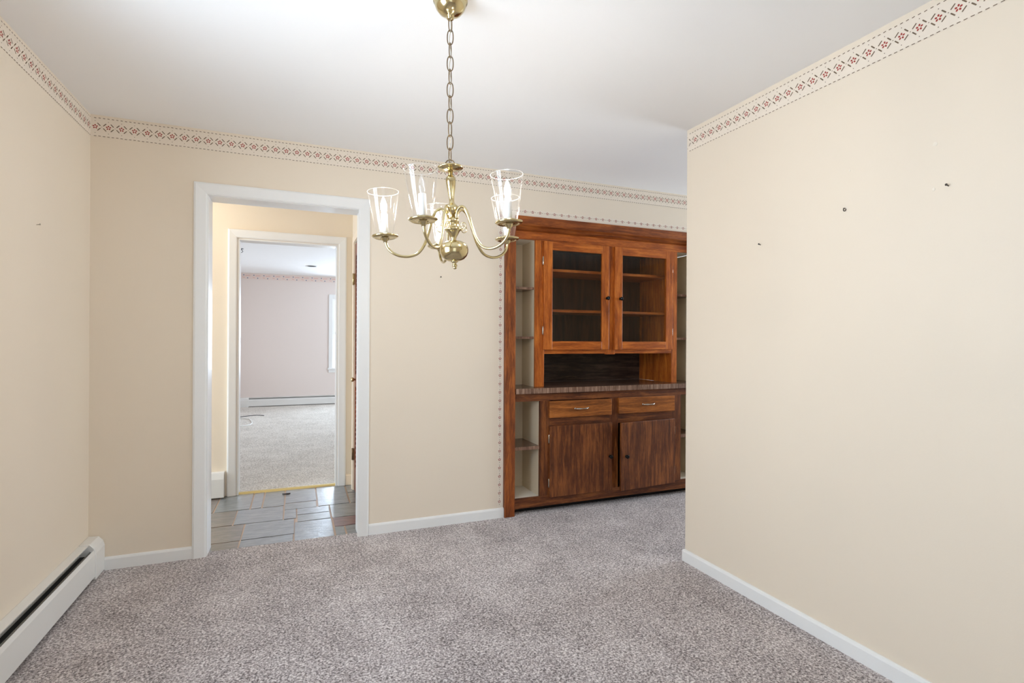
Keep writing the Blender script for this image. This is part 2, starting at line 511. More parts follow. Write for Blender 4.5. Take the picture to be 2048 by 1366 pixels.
# baseboards
def base_prof(h=0.066, t=0.013):
    return [(0, 0), (t, 0), (t, h - 0.012), (t * 0.75, h - 0.004), (t * 0.35, h), (0, h)]

def base_y(name, x0, x1, yw, sgn, h=0.066, m='trim'):
    return struct(MB().prism([(yw + sgn * t, z) for t, z in base_prof(h)], 0, x0, x1).build(name, m))

def base_x(name, y0, y1, xw, sgn, h=0.066, m='trim'):
    return struct(MB().prism([(xw + sgn * t, z) for t, z in base_prof(h)], 1, y0, y1).build(name, m))

base_y('baseboard_back_left', XL + 0.074, D0 - 0.074, YB, -1, 0.068)
base_y('baseboard_back', D1 + 0.074, A0 + 0.004, YB, -1, 0.068)
# right wall baseboard turns round the free end of the wall
pr = base_prof(0.066, 0.014)
rings = [[(XR - t, YS, z) for t, z in pr], [(XR - t, YC + t - 0.004, z) for t, z in pr], [(XR - t + 0.003, YC + t, z) for t, z in pr], [(XR + 0.115, YC + t, z) for t, z in pr]]
struct(MB().grid(rings, 0, caps=True, smooth=False).build('baseboard_right', 'trim'))
base_y('baseboard_kitchen_back', A1 + .004, 5.18, YB, -1, 0.068)
base_x('baseboard_kitchen_east', YS, YB - .014, 5.18, -1, 0.068)
base_y('baseboard_foyer_back', E1 + 0.071, XF - 0.001, YF, -1, 0.09, 'cream_trim')

# ------------------------------------------------------------------ windows
def window_y(name, x0, x1, z0, z1, yw, yo):
    """frame on the room side of a wall whose inner face is yw, outer face yo"""
    r = struct(empty(name, ((x0 + x1) / 2, yw, z0)))
    b = MB(); cw = 0.068; s = -1 if yo > yw else 1
    y0, y1 = yw, yw + s * 0.02
    b.box(x0 - cw, x0, y0, y1, z0, z1 + cw).box(x1, x1 + cw, y0, y1, z0, z1 + cw).box(x0, x1, y0, y1, z1, z1 + cw)
    b.build('window_frame', 'trim', r, bevel=0.002)
    MB().box(x0 - cw - 0.02, x1 + cw + 0.02, yw - s * 0.02, yw + s * 0.045, z0 - 0.026, z0 + 0.003).build('window_sill', 'trim', r, bevel=0.003)
    MB().box(x0 - cw, x1 + cw, yw, yw + s * 0.015, z0 - 0.085, z0 - 0.026).build('window_apron', 'trim', r, bevel=0.002)
    zm = (z0 + z1) / 2; ym = (yw + yo) / 2
    for zz0, zz1, dy in ((z0, zm + 0.02, -0.016), (zm - 0.02, z1, 0.016)):
        q = MB(); ya, yb = ym - s * -dy - 0.014, ym - s * -dy + 0.014
        q.box(x0, x0 + 0.045, ya, yb, zz0, zz1).box(x1 - 0.045, x1, ya, yb, zz0, zz1).box(x0 + .045, x1 - .045, ya, yb, zz0, zz0 + 0.045).box(x0 + .045, x1 - .045, ya, yb, zz1 - 0.04, zz1)
        sh = q.build('sash', 'trim', r, bevel=0.002)
        MB().box(x0 + 0.045, x1 - 0.045, (ya + yb) / 2 - 0.002, (ya + yb) / 2 + 0.002, zz0 + 0.045, zz1 - 0.04).build('window_pane', 'wpane', sh)
    return r

def window_x(name, y0, y1, z0, z1, xw, xo):
    r = struct(empty(name, (xw, (y0 + y1) / 2, z0)))
    b = MB(); cw = 0.068; s = 1 if xo < xw else -1
    xa, xb = xw, xw + s * 0.02
    b.box(xa, xb, y0 - cw, y0, z0, z1 + cw).box(xa, xb, y1, y1 + cw, z0, z1 + cw).box(xa, xb, y0, y1, z1, z1 + cw)
    b.build('window_frame', 'trim', r, bevel=0.002)
    MB().box(xw - s * 0.02, xw + s * 0.045, y0 - cw - 0.02, y1 + cw + 0.02, z0 - 0.026, z0 + 0.003).build('window_sill', 'trim', r, bevel=0.003)
    xm = (xw + xo) / 2; ym = (y0 + y1) / 2
    q = MB()
    for a, c in ((y0, y0 + .045), (ym - 0.03, ym + 0.03), (y1 - .045, y1)):
        q.box(xm - 0.015, xm + 0.015, a, c, z0 + .003, z1)
    for a, c in ((y0 + .045, ym - .03), (ym + .03, y1 - .045)):
        q.box(xm - 0.014, xm + 0.014, a, c, z0 + .003, z0 + 0.05).box(xm - 0.014, xm + 0.014, a, c, z1 - 0.05, z1)
    sh = q.build('sash', 'trim', r)
    for a, c in ((y0 + .045, ym - .03), (ym + .03, y1 - .045)):
        MB().box(xm - 0.002, xm + 0.002, a, c, z0 + 0.05, z1 - 0.05).build('window_pane', 'wpane', sh)
    return r

window_y('window_1', *W1, YLV, YLV + 0.12)
window_x('window_2', *WL, XL, XL - 0.12)
window_x('window_3', *WE, 5.18, 5.30)
window_x('window_4', *WV, 3.38, 3.50)
# sliding door behind the camera
r = struct(empty('door_1', ((WS[0] + WS[1]) / 2, YS, 0)))
b = MB(); ym = YS - 0.06
for a, c, dy in ((WS[0], -0.17, -0.02), (-0.23, WS[1], 0.02)):
    b.box(a, a + 0.06, ym + dy - 0.018, ym + dy + 0.018, 0, WS[3]).box(c - 0.06, c, ym + dy - 0.018, ym + dy + 0.018, 0, WS[3])
    b.box(a + .06, c - .06, ym + dy - 0.018, ym + dy + 0.018, 0, 0.08).box(a + .06, c - .06, ym + dy - 0.018, ym + dy + 0.018, WS[3] - 0.06, WS[3])
b.build('door_frame', 'trim', r)
for a, c, dy in ((WS[0], -0.17, -0.02), (-0.23, WS[1], 0.02)):
    MB().box(a + .06, c - .06, ym + dy - .003, ym + dy + .003, .08, WS[3] - .06).build('door_pane', 'wpane', r)

# louvered closet door in the foyer
r = struct(empty('door_2', (XF + 0.02, LD[1], 0)))
y0, y1, z1 = LD[0] + 0.012, LD[1] - 0.012, LD[3] - 0.012
xa, xb = XF + 0.002, XF + 0.034
b = MB()
b.box(xa, xb, y0, y0 + 0.055, 0.012, z1).box(xa, xb, y1 - 0.055, y1, 0.012, z1)
b.box(xa, xb, y0 + .055, y1 - .055, 0.012, 0.20).box(xa, xb, y0 + .055, y1 - .055, 0.86, 0.96).box(xa, xb, y0 + .055, y1 - .055, z1 - 0.10, z1)
b.build('door_frame', 'louver', r, bevel=0.002)
b = MB()
for lo, hi in ((0.20, 0.86), (0.96, z1 - 0.10)):
    n = int((hi - lo) / 0.036)
    for k in range(n):
        z = lo + (k + 0.5) * (hi - lo) / n
        b.prism([(xa + 0.001, z - 0.022), (xa + 0.006, z - 0.024), (xb - 0.001, z + 0.018), (xb - 0.006, z + 0.020)], 1, y0 + 0.05, y1 - 0.05)
b.build('louver_slats', 'louver', r)
for z in (0.30, 1.74):
    o = MB().box(XF - 0.010, XF + 0.004, y1 - 0.02, y1 + 0.016, z - 0.045, z + 0.045).tube([(XF - 0.012, y1 + 0.004, z - 0.048), (XF - 0.012, y1 + 0.004, z + 0.048)], 0.006, 8).build('hinge', 'brass' if z > 1 else 'bronze', r)
MB().lathe([(0.001, 0.0), (0.008, 0.002), (0.007, 0.012), (0.016, 0.02), (0.019, 0.03), (0.014, 0.038), (0.001, 0.041)], (0, 0, 0), 16).xf(lambda p: (XF - p.z + 0.004, 4.405 + p.x, 0.92 + p.y)).build('door_knob', 'brass', r)
# its casing
pf = [(0.004, 0.0), (0.004, 0.009), (0.03, 0.012), (0.05, 0.014), (0.055, 0.010), (0.058, 0.0)]
rings = [[(XF - p, LD[1] + d, 0) for d, p in pf], [(XF - p, LD[1] + d, LD[3] + d) for d, p in pf], [(XF - p, LD[0] - d, LD[3] + d) for d, p in pf], [(XF - p, LD[0] - d, 0) for d, p in pf]]
struct(MB().grid(rings, 0, caps=True, smooth=False).build('trim_7', 'cream_trim'))

# ------------------------------------------------------------------ stencilled borders
class Deco:
    """flat paint shapes on a wall; fr maps (s, z, lift) to the room"""
    def __init__(s, fr): s.b = MB(); s.fr = fr
    def rect(s, a0, a1, z0, z1, m, lift): s.poly([(a0, z0), (a1, z0), (a1, z1), (a0, z1)], m, lift)
    def poly(s, pts, m, lift): s.b.face([s.fr(p[0], p[1], lift) for p in pts], m)
    def stroke(s, p, q, wd, m, lift=0.0010):
        p = Vector(p); q = Vector(q); d = (q - p).normalized(); n = Vector((-d.y, d.x)) * wd / 2
        e = d * wd * 0.5
        s.poly([p + n, p - e * 0.7, p - n, q - n, q + e * 0.7, q + n], m, lift)
    def dot(s, c, r, m, lift=0.0010):
        s.poly([(c[0] + r * math.cos(k * PI / 3), c[1] + r * math.sin(k * PI / 3)) for k in range(6)], m, lift)
    def petals(s, c, r, size, m, a0=PI / 2):
        for k in range(5):
            a = a0 + k * 2 * PI / 5
            d = Vector((math.cos(a), math.sin(a)))
            s.stroke(Vector(c) + d * (r - size * 0.3), Vector(c) + d * (r + size * 0.3), size * 0.72, m)

def wide_border(fr, s0, s1, zc, first, pitch, name, label):
    d = Deco(fr)
    d.rect(s0, s1, zc - 0.0515, zc + 0.0505, 0, 0.0005)
    k = math.ceil((s0 + 0.006 - first) / (pitch / 3))
    x = first + k * pitch / 3
    while x < s1 - 0.008:
        j = random.uniform(-.0006, .0006)
        d.stroke((x - 0.0042, zc + 0.0475 + j), (x + 0.0042, zc + 0.0465 + j), 0.0032, 2)
        d.stroke((x - 0.0050, zc - 0.0495 + j), (x + 0.0050, zc - 0.0495 + j), 0.0030, 2)
        x += pitch / 3
    k = math.ceil((s0 - first) / pitch); x = first + k * pitch
    while x < s1:
        if x - 0.012 > s0 and x + 0.012 < s1:
            d.petals((x, zc), 0.0080, 0.0084, 1)
        for sx in (-1, 1):
            for sz in (-1, 1):
                p, q = (x + sx * 0.0105, zc + sz * 0.0195), (x + sx * 0.0225, zc + sz * 0.0065)
                if s0 + .002 < min(p[0], q[0]) and max(p[0], q[0]) < s1 - .002: d.stroke(p, q, 0.0043, 2)
        if s0 + .003 < x < s1 - .003:
            d.dot((x, zc + 0.0305), 0.0019, 2); d.dot((x, zc - 0.0325), 0.0019, 2)
        if s0 < x + pitch / 2 < s1 - .003: d.dot((x + pitch / 2, zc), 0.0019, 2)
        x += pitch
    return tag(d.b.build(name, ['paper', 'red', 'brown'], fix=False), label, 'wall border', 'stencilled flower borders under the ceiling')

def orient(o, n):
    me = o.data
    if me.polygons[0].normal.dot(Vector(n)) < 0:
        me.flip_normals()
    return o

o = wide_border(lambda s, z, l: (s, YB - l, z), XL, 5.18, 2.377, -0.4765 - 0.0587 * 9, 0.0587, 'stencil_border', 'red flower stencil border along the top of the wall with the doorway and cabinet'); orient(o, (0, -1, 0))
o = wide_border(lambda s, z, l: (XL + l, s, z), YS, YB, 2.377, YB - 0.03, 0.0587, 'stencil_border', 'stencil border at the top of the left wall above the baseboard heater'); orient(o, (1, 0, 0))
o = wide_border(lambda s, z, l: (XR - l, s, z), YS, YC, 2.367, 2.376, 0.0598, 'stencil_border', 'stencil border at the top of the blank wall on the right'); orient(o, (-1, 0, 0))

M['deep_red'] = plain('deep red stencil paint', srgb(138, 40, 38), 0.7)


def vine(fr, s0, s1, ground, first, pitch, name, label, nrm, a0):
    d = Deco(fr)
    d.rect(ground[0], ground[1], ground[2], ground[3], 0, 0.0005) 
    x = first
    while x < s1:
        if x > s0:
            d.petals((x, 0), 0.0070, 0.0074, 1, a0)
            for q in (-1, 1):
                d.stroke((x + q * 0.0165, 0.0006), (x + q * 0.0225, -0.0006), 0.0030, 2)
        x += pitch
    o = tag(d.b.build(name, ['paper2', 'deep_red', 'brown'], fix=False), label, 'wall border', 'narrow flower borders round the cabinet')
    return orient(o, nrm)

vine(lambda s, z, l: (s, YB - l, 2.166 + z), 1.36, 3.3, (1.345, 3.30, -0.031, 0.017), 1.3295 + 0.0587 * 0, 0.0587, 'flower_border', 'narrow row of small red flowers running above the wooden cabinet', (0, -1, 0), PI / 2)
vine(lambda s, z, l: (1.3185 + z, YB - l, s), 0.10, 2.15, (0.068, 2.183, -0.016, 0.0285), 0.1116, 0.0590, 'flower_border', 'vertical row of small red flowers beside the tall cabinet post', (0, -1, 0), 0)

# living room border
d = Deco(lambda s, z, l: (s, YLV - l, z))
d.rect(-0.985, 3.38, 2.325, 2.425, 0, 0.001)
x = -0.90
while x < 3.3:
    d.dot((x, 2.398), 0.011, 1, 0.002); d.dot((x + 0.062, 2.347), 0.011, 1, 0.002)
    d.stroke((x + 0.030, 2.388), (x + 0.105, 2.393), 0.010, 2, 0.002); d.stroke((x - 0.02, 2.362), (x + 0.015, 2.352), 0.009, 2, 0.002)
    x += 0.165
orient(tag(d.b.build('wallpaper_border', ['paper3', 'blue', 'rose'], fix=False), 'pink border with blue dots at the top of the far room wall', 'wall border'), (0, -1, 0))

# ------------------------------------------------------------------ baseboard heaters
r = empty('baseboard_heater', (XL, 2.0, 0), 'white metal baseboard heater along the left dining room wall, slot open on top', 'heater')
ya, yb = -1.0, 3.315
MB().prism([(XL + .001, .015), (XL + .006, .015), (XL + .006, .174), (XL + .040, .176), (XL + .041, .182), (XL + .001, .184)], 1, ya, yb).build('back_panel', 'heater', r)
MB().prism([(XL + .070, .020), (XL + .067, .020), (XL + .067, .136), (XL + .061, .155), (XL + .064, .157), (XL + .0705, .137)], 1, ya, yb).build('front_panel', 'heater', r)
MB().prism([(XL + .047, .146), (XL + .0590, .138), (XL + .0600, .141), (XL + .048, .150)], 1, ya, yb).build('damper', 'fin', r)
MB().box(XL + .007, XL + .066, ya, yb, .026, .128).build('fin_shade_block', 'dark', r)  # solid block for the fins, coloured as the shade down in the slot
MB().prism([(XL + .001, .004), (XL + .074, .004), (XL + .074, .138), (XL + .066, .164), (XL + .046, .186), (XL + .001, .188)], 1, yb - 0.012, YB - 0.003).build('end_cap', 'heater', r, bevel=0.003)

def heater_y(name, x0, x1, yw, label, slot, s=-1, h=0.172, cap_left=True, dp=0.068):
    r = empty(name, ((x0 + x1) / 2, yw, 0), label, 'heater')
    g = lambda q: [(yw + s * a, z) for a, z in q]
    e0 = x0 + 0.13 if cap_left else x0; e1 = x1 if cap_left else x1 - 0.09
    MB().prism(g([(.001, .015), (.006, .015), (.006, h - .008), (.040, h - .006), (.041, h), (.001, h + .002)]), 0, e0, e1).build('back_panel', 'heater', r)
    MB().prism(g([(dp, .020), (dp - .003, .020), (dp - .003, h - .05), (dp - .009, h - slot), (dp - .006, h - slot + .002), (dp, h - .05)]), 0, e0, e1).build('front_panel', 'heater', r)
    MB().box(e0, e1, yw + s * .007, yw + s * (dp - .006), .03, h - .05).build('fin_shade_block', 'dark', r)  # dark block painting the shade behind the front panel
    c0, c1 = (x0, e0 + .01) if cap_left else (e1 - .01, x1)
    MB().prism(g([(.001, .006), (dp + .004, .006), (dp + .004, h - .045), (dp - .006, h - .010), (.044, h + .004), (.001, h + .006)]), 0, c0, c1).build('end_cap', 'heater', r, bevel=0.003)
    return r

heater_y('baseboard_heater', -2.3, -0.523, YF, 'end of the white baseboard heater beside the inner foyer doorway', .026, h=0.195, cap_left=False, dp=0.055)
heater_y('baseboard_heater', -0.945, 3.2, YLV, 'long white baseboard heater under the window of the far carpeted room', .030)

# ------------------------------------------------------------------ built-in hutch
YFR, YDR, YUF, YUD, YN, YD = 3.43, 3.41, 3.50, 3.48, 3.74, 3.95
XN0, XN1 = 1.427, 3.098          # niches' outer sides
r = empty('side_post', (1.389, 3.43, 0), 'tall brown wooden post at the left side of the built-in cabinet', 'post')
MB().box(1.3495, 1.4265, 3.416, 3.485, 0.0, 2.062).build('post_face', 'umber_v', r, bevel=0.0015)
MB().box(1.4045, 1.4265, 3.485, YD, 0.0, 1.98).build('post_return', 'niche', r)
r = empty('side_post', (3.135, 3.43, 0), 'brown wooden post at the right side of the built-in cabinet, behind the wall', 'post')
MB().box(3.099, 3.170, 3.416, 3.485, 0.0, 2.062).build('post_face', 'umber_v', r, bevel=0.0015)
MB().box(3.099, 3.121, 3.485, YD, 0.0, 1.98).build('post_return', 'niche', r)

def knob(x, y, z, parent, mt='black_metal', R=0.0145):
    b = MB().lathe([(0.0005, 0), (R * .75, 0.001), (R * .7, 0.004), (R * .42, 0.007), (R * .42, 0.014), (R * .85, 0.017), (R, 0.022), (R * .9, 0.027), (R * .5, 0.029), (R * .4, 0.0275), (0.0005, 0.0275)], n=20)
    b.xf(lambda p: (x + p.x, y - p.z, z + p.y))
    return b.build('knob', mt, parent)

def hinge(x, y, z, parent, h=0.034):
    b = MB().box(x - 0.005, x + 0.004, y - 0.003, y + 0.004, z - h * .75, z + h * .75)
    b.tube([(x, y - 0.004, z - h), (x, y - 0.004, z - h * .8), (x, y - 0.004, z + h * .8), (x, y - 0.004, z + h)], lambda t: 0.002 if t in (0, 1) else 0.0045, 8)
    return b.build('hinge', 'chrome', parent)

# base cabinet
base = empty('base_cabinet', (2.26, 3.45, 0), 'dark brown lower cabinet with two drawers and two doors under the counter', 'cabinet')
b = MB()
zt, zd, zf, zb = 0.8635, 0.807, 0.117, 0.045
b.box(XN0, XN1, YFR, YFR + .02, zd, zt, 0)                                   # top rail
b.box(XN0, XN1, YFR, YFR + .02, zb, zf, 0)                                   # bottom rail
for x0, x1 in ((1.625, 1.702), (2.215, 2.292), (2.812, 2.893)):
    b.box(x0, x1, YFR, YFR + .02, zf, zd, 1)
for x0, x1 in ((1.702, 2.215), (2.292, 2.812)):
    b.box(x0, x1, YFR, YFR + .02, 0.612, 0.690, 0)
b.build('face_frame', ['walnut_h', 'walnut_v'], base, bevel=0.001)
b = MB().box(1.627, 1.640, YFR + .02, YD, zb + .02, zt).box(2.878, 2.891, YFR + .02, YD, zb + .02, zt).box(1.64, 2.878, YFR + .02, YD, zb + .03, zb + .05).box(1.64, 2.878, YD - .012, YD, zb + .05, zt).box(2.247, 2.26, YFR + .02, YD - .012, zb + .05, zt)
b.box(1.64, 2.247, YFR + .02, YD - .012, .645, .655).box(2.26, 2.878, YFR + .02, YD - .012, .645, .655)
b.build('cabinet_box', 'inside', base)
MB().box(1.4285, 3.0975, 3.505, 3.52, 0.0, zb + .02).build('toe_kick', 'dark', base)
for nm, x0, x1, side in (('left', XN0 + .001, 1.6265, 1), ('right', 2.8915, XN1 - .001, -1)):
    b = MB()
    b.box(x0, x1, YN, YN + .012, zf - .01, zt, 0)
    if side > 0:
        b.box(x1 - .0035, x1, YFR + .021, YN, zf, zt, 0); b.box(x0, x0 + .004, 3.49, YN, zf, zt, 0)
    else:
        b.box(x0, x0 + .0035, YFR + .021, YN, zf, zt, 0); b.box(x1 - .004, x1, 3.49, YN, zf, zt, 0)
    b.box(x0, x1, YFR + .021, YN, zf - .012, zf - .001, 1)
    b.box(x0, x1, YFR + .021, YN, zt - .008, zt, 0)
    b.build('niche_lining', ['niche', 'niche_w'], base)
    sh = MB().box(x0 + .004, x1 - .004, YFR + .004, YN - .001, .459, .484, 0)
    sh.f[-4:]; sh.m[2] = 1
    sh.build('shelf', ['lam_top', 'lam_edge'], base, bevel=0.001)

def drawer(x0, x1, z0, z1, hx, hz):
    d = MB().box(x0, x1, YDR, YFR - .0005, z0, z1).build('drawer', 'honey_h', base, bevel=0.003)
    pts = []; L_ = 0.055
    for k in range(25):
        t = -1 + 2 * k / 24
        pts.append((hx + t * L_, YDR - 0.004 - 0.020 * (1 - abs(t) ** 3.5), hz + 0.0025 * math.sin(t * 2.4) * 0))
    h = MB().tube(pts, lambda s: 0.0028 + 0.0034 * math.sin(PI * abs(2 * s - 1)) ** 2, 10)
    for sx in (-1, 1):
        h.lathe([(0.0005, 0), (0.0075, 0.0005), (0.006, 0.004), (0.0005, 0.0065)], n=14).xf(lambda p, sx=sx: (hx + sx * L_ + p.x, YDR - p.z + .0008, hz + p.y), start=len(h.v) - 4 * 14)
    h.build('handle', 'chrome', d)
    return d

drawer(1.694, 2.223, 0.681, 0.803, 1.958, 0.7424)
drawer(2.285, 2.816, 0.684, 0.808, 2.560, 0.749)
d = MB().box(1.696, 2.227, YDR, YFR - .0005, 0.106, 0.621).build('door', 'walnut_v', base, bevel=0.0025)
knob(2.205, YDR + .0005, 0.366, d); hinge(1.693, YDR + .012, 0.5295, d); hinge(1.693, YDR + .012, 0.2085, d)
# right hand door stands a few centimetres ajar
hx, hy, an = 2.818, YFR - .002, math.radians(5.2)
def swing(p):
    dx, dy = p[0] - hx, p[1] - hy
    return (hx + dx * math.cos(an) - dy * math.sin(an), hy + dx * math.sin(an) + dy * math.cos(an), p[2])
d = MB().box(2.270, 2.818, YDR, YFR - .002, 0.106, 0.621).xf(swing).build('door', 'walnut_v', base, bevel=0.0025)
d['label'] = 'lower right door standing slightly ajar'
kp = swing((2.318, YDR + .0005, 0.366)); knob(kp[0], kp[1], kp[2], d)
hinge(2.8215, YDR + .012, 0.525, d); hinge(2.8215, YDR + .012, 0.2085, d)

# countertop
ct = MB().box(XN0 + .0005, XN1 - .0005, 3.405, 3.7395, zt + .0005, 0.902, 0)
ct.m[2] = 1
i0 = len(ct.m)
ct.box(1.6925, 2.8545, 3.7395, YD - .001, zt + .0005, 0.902, 0)
tag(ct.build('countertop', ['lam_top', 'lam_edge'], bevel=0.0008), 'long walnut laminate countertop across the built-in cabinet', 'countertop')

# upper display cabinet
up = empty('display_cabinet', (2.26, 3.52, 0.902), 'upper brown cabinet with two glass doors standing on the counter', 'cabinet')
b = MB()
ft, fb, nb = 2.11, 1.9815, 1.1447
b.box(XN0 + .0005, XN1 - .0005, YUF, YUF + .02, fb, ft, 0)
for x0, x1 in ((1.6155, 1.6905), (2.8505, 2.9065)):
    b.box(x0, x1, YUF, YUF + .02, 0.9025, fb, 1)
b.box(2.222, 2.304, YUF, YUF + .02, nb - .006, fb, 1)
b.box(1.6905, 2.8505, YUF + .0005, YUF + .0205, nb, 1.20, 0)
b.build('face_frame', ['cherry_h', 'cherry_v'], up, bevel=0.0012)
# crown
MB().prism([(3.4385, 2.128), (3.4225, 2.131), (3.4225, 2.085), (3.432, 2.070), (3.452, 2.060), (3.470, 2.046), (3.499, 2.040), (3.499, 2.098), (3.4385, 2.098)], 0, 1.4272, 3.0985).build('crown', 'umber_h', up)
for xp in (1.678, 2.8535):
    MB().box(xp, xp + .012, YUF + .0205, YD, .9025, ft - .02).build('side_panel', 'cherry_v', up)
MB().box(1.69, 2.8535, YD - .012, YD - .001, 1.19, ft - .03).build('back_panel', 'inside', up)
MB().box(1.69, 2.8535, YD - .012, YD - .001, .9025, 1.169).build('nook_back', 'lam_back', up)
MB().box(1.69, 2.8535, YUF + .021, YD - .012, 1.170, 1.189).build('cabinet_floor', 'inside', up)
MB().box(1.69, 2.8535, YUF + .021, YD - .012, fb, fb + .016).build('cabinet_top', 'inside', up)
for z in (1.481, 1.788):
    MB().box(1.691, 2.8525, 3.565, YD - .014, z - .020, z).build('shelf', 'cherry_h', up, bevel=0.001)
for x0, x1, side in ((XN0 + .001, 1.6195, 1), (2.9025, XN1 - .001, -1)):
    b = MB()
    b.box(x0, x1, YN, YN + .012, .9025, fb + .012, 0)
    if side > 0: b.box(x1 - .004, x1, YUF + .021, YN, .9025, fb + .012, 0)
    else: b.box(x0, x0 + .004, YUF + .021, YN, .9025, fb + .012, 0)
    b.box(x0, x1, YUF + .021, YN, fb + .001, fb + .012, 1)
    b.build('niche_lining', ['niche', 'niche_w'], up)
    xa_, xb_ = (x0 + .001, x1 - .005) if side > 0 else (x0 + .005, x1 - .001)
    for z in (1.2727, 1.636):
        sh = MB().box(xa_, xb_, YUF + .022, YN - .001, z - .018, z, 0); sh.m[2] = 1
        sh.build('shelf', ['lam_top', 'lam_edge'], up, bevel=0.0008)

def glass_door(x0, x1, gx0, gx1, kx, hxx):
    z0, z1, g0, g1 = 1.176, 1.978, 1.239, 1.915
    b = MB()
    b.box(x0, gx0, YUD, YUF - .0005, z0, z1, 1); b.box(gx1, x1, YUD, YUF - .0005, z0, z1, 1)
    b.box(gx0, gx1, YUD, YUF - .0005, z0, g0, 0); b.box(gx0, gx1, YUD, YUF - .0005, g1, z1, 0)
    d = b.build('door', ['cherry_h', 'cherry_v'], up, bevel=0.002)
    MB().box(gx0 + .0005, gx1 - .0005, YUD + .012, YUD + .015, g0 + .0005, g1 - .0005).build('glass_pane', 'pane', d)
    knob(kx, YUD + .0005, 1.573, d)
    for z in (1.3175, 1.8326): hinge(hxx, YUD + .014, z, d)
    return d

glass_door(1.678, 2.238, 1.7475, 2.174, 2.217, 1.675)
glass_door(2.289, 2.848, 2.360, 2.780, 2.339, 2.851)

# ------------------------------------------------------------------ chandelier
PX, PY = 0.4919, 1.7829            # hanging axis at the loop
LOOP = Vector((PX, PY, 1.862))
yaw = 0.3886
RT = Vector((math.cos(yaw), -math.sin(yaw), 0)); FW = Vector((math.sin(yaw), math.cos(yaw), 0))
TILT = 0.052
def hang(p):
    """the body hangs a little crooked from its loop"""
    q = Vector(p) - LOOP
    a, dp, z = q.dot(RT), q.dot(FW), q.z
    c, s = math.cos(TILT), math.sin(TILT)
    a2, z2 = a * c - z * s, a * s + z * c
    return LOOP + RT * a2 + FW * dp + Vector((0, 0, z2))

ch = empty('chandelier', (PX, PY, H), 'five-arm brass chandelier with clear glass shades hanging from the ceiling', 'chandelier')
MB().lathe([(0.0005, 0.0), (0.058, 0.0), (0.0605, -0.004), (0.060, -0.010), (0.0555, -0.013), (0.0545, -0.022), (0.050, -0.034), (0.040, -0.047), (0.026, -0.056), (0.015, -0.060), (0.0125, -0.062), (0.0125, -0.070), (0.008, -0.074), (0.0005, -0.075)], (0.4905, 1.7836, H - .0005), 40).build('canopy', 'brass', ch)
# canopy stem ring and chain
def ring_link(cx, cy, z0, z1, wd, wire, ang):
    h = (z1 - z0) / 2; c = (z0 + z1) / 2; pts = []
    for k in range(28):
        a = 2 * PI * k / 28
        x = wd / 2 * math.copysign(abs(math.cos(a)) ** 0.8, math.cos(a)); z = h * math.copysign(abs(math.sin(a)) ** 0.85, math.sin(a))
        pts.append((cx + x * math.cos(ang), cy + x * math.sin(ang), c + z))
    return MB().tube(pts, wire, 8, closed=True)
ztop, zbot = H - 0.066, 1.868
NL = 11
pt = (ztop - zbot) / NL
for k in range(NL):
    t = (k + 0.5) / NL
    cx = 0.4905 + (PX - 0.4905) * t; cy = 1.7836 + (PY - 1.7836) * t
    ang = -yaw + (0.0 if k % 2 else 1.25) + random.uniform(-.15, .15)
    zz1 = ztop - k * pt + 0.003; zz0 = ztop - (k + 1) * pt - 0.003
    ring_link(cx, cy, zz0, zz1, 0.021, 0.0019, ang).build('chain_link', 'bronze', ch)
pts = []
for k in range(60):
    t = k / 59
    z = H - 0.07 + (1.845 - H + 0.07) * t
    pts.append((0.4905 + (PX - 0.4905) * t + 0.0030 * math.sin(t * NL * PI), 1.7836 + (PY - 1.7836) * t + 0.0030 * math.cos(t * NL * PI), z))
MB().tube(pts, 0.0013, 6).build('lamp_cord', 'cord', ch)

Z0 = 1.862
def bz(y):            # photo row (crop units) to height
    return EYE + (679.2 - (300 + y / 5.253)) * 0.0017505
lp = [(PX + 0.0165 * math.cos(a) * math.cos(-yaw), PY + 0.0165 * math.cos(a) * math.sin(-yaw), Z0 - 0.004 + 0.0185 * math.sin(a) - (0.004 if math.sin(a) < 0 else 0)) for a in [2 * PI * k / 26 for k in range(26)]]
MB().tube(lp, 0.002, 8, closed=True).xf(hang).build('hanging_loop', 'bronze', ch)
def body(name, prof, n=36):
    return MB().lathe([(rr, bz(y)) for rr, y in prof], (PX, PY, 0), n).xf(hang).build(name, 'brass', ch)
body('top_dish', [(.0005, 148), (.010, 150), (.016, 158), (.030, 166), (.0445, 182), (.0455, 190), (.044, 197), (.032, 200), (.030, 207), (.016, 212), (.0085, 218), (.0005, 220)])
body('column', [(.0005, 208), (.0085, 210), (.0082, 262), (.010, 280), (.0165, 292), (.0178, 310), (.0172, 345), (.0150, 400), (.0118, 455), (.0092, 505), (.0088, 545), (.0110, 566), (.0165, 582), (.0215, 596), (.0228, 615), (.0222, 640), (.0185, 665), (.0110, 682), (.0085, 694), (.0005, 696)])
body('hub', [(.0005, 690), (.0090, 692), (.0100, 706), (.0185, 722), (.0215, 742), (.0215, 757), (.0190, 764), (.0190, 800), (.0200, 815), (.0275, 826), (.0290, 838), (.0270, 850), (.0225, 860), (.0180, 886), (.0120, 915), (.0090, 940), (.0110, 962), (.0005, 964)])
body('ball', [(.0005, 958), (.0120, 960), (.0300, 968), (.0420, 990), (.0485, 1020), (.0500, 1052), (.0490, 1085), (.0440, 1120), (.0340, 1150), (.0220, 1166), (.0120, 1172), (.0005, 1174)], 44)
body('finial', [(.0005, 1166), (.0130, 1168), (.0120, 1178), (.0065, 1190), (.0060, 1200), (.0088, 1210), (.0092, 1222), (.0060, 1232), (.0065, 1240), (.0060, 1250), (.0005, 1256)], 20)

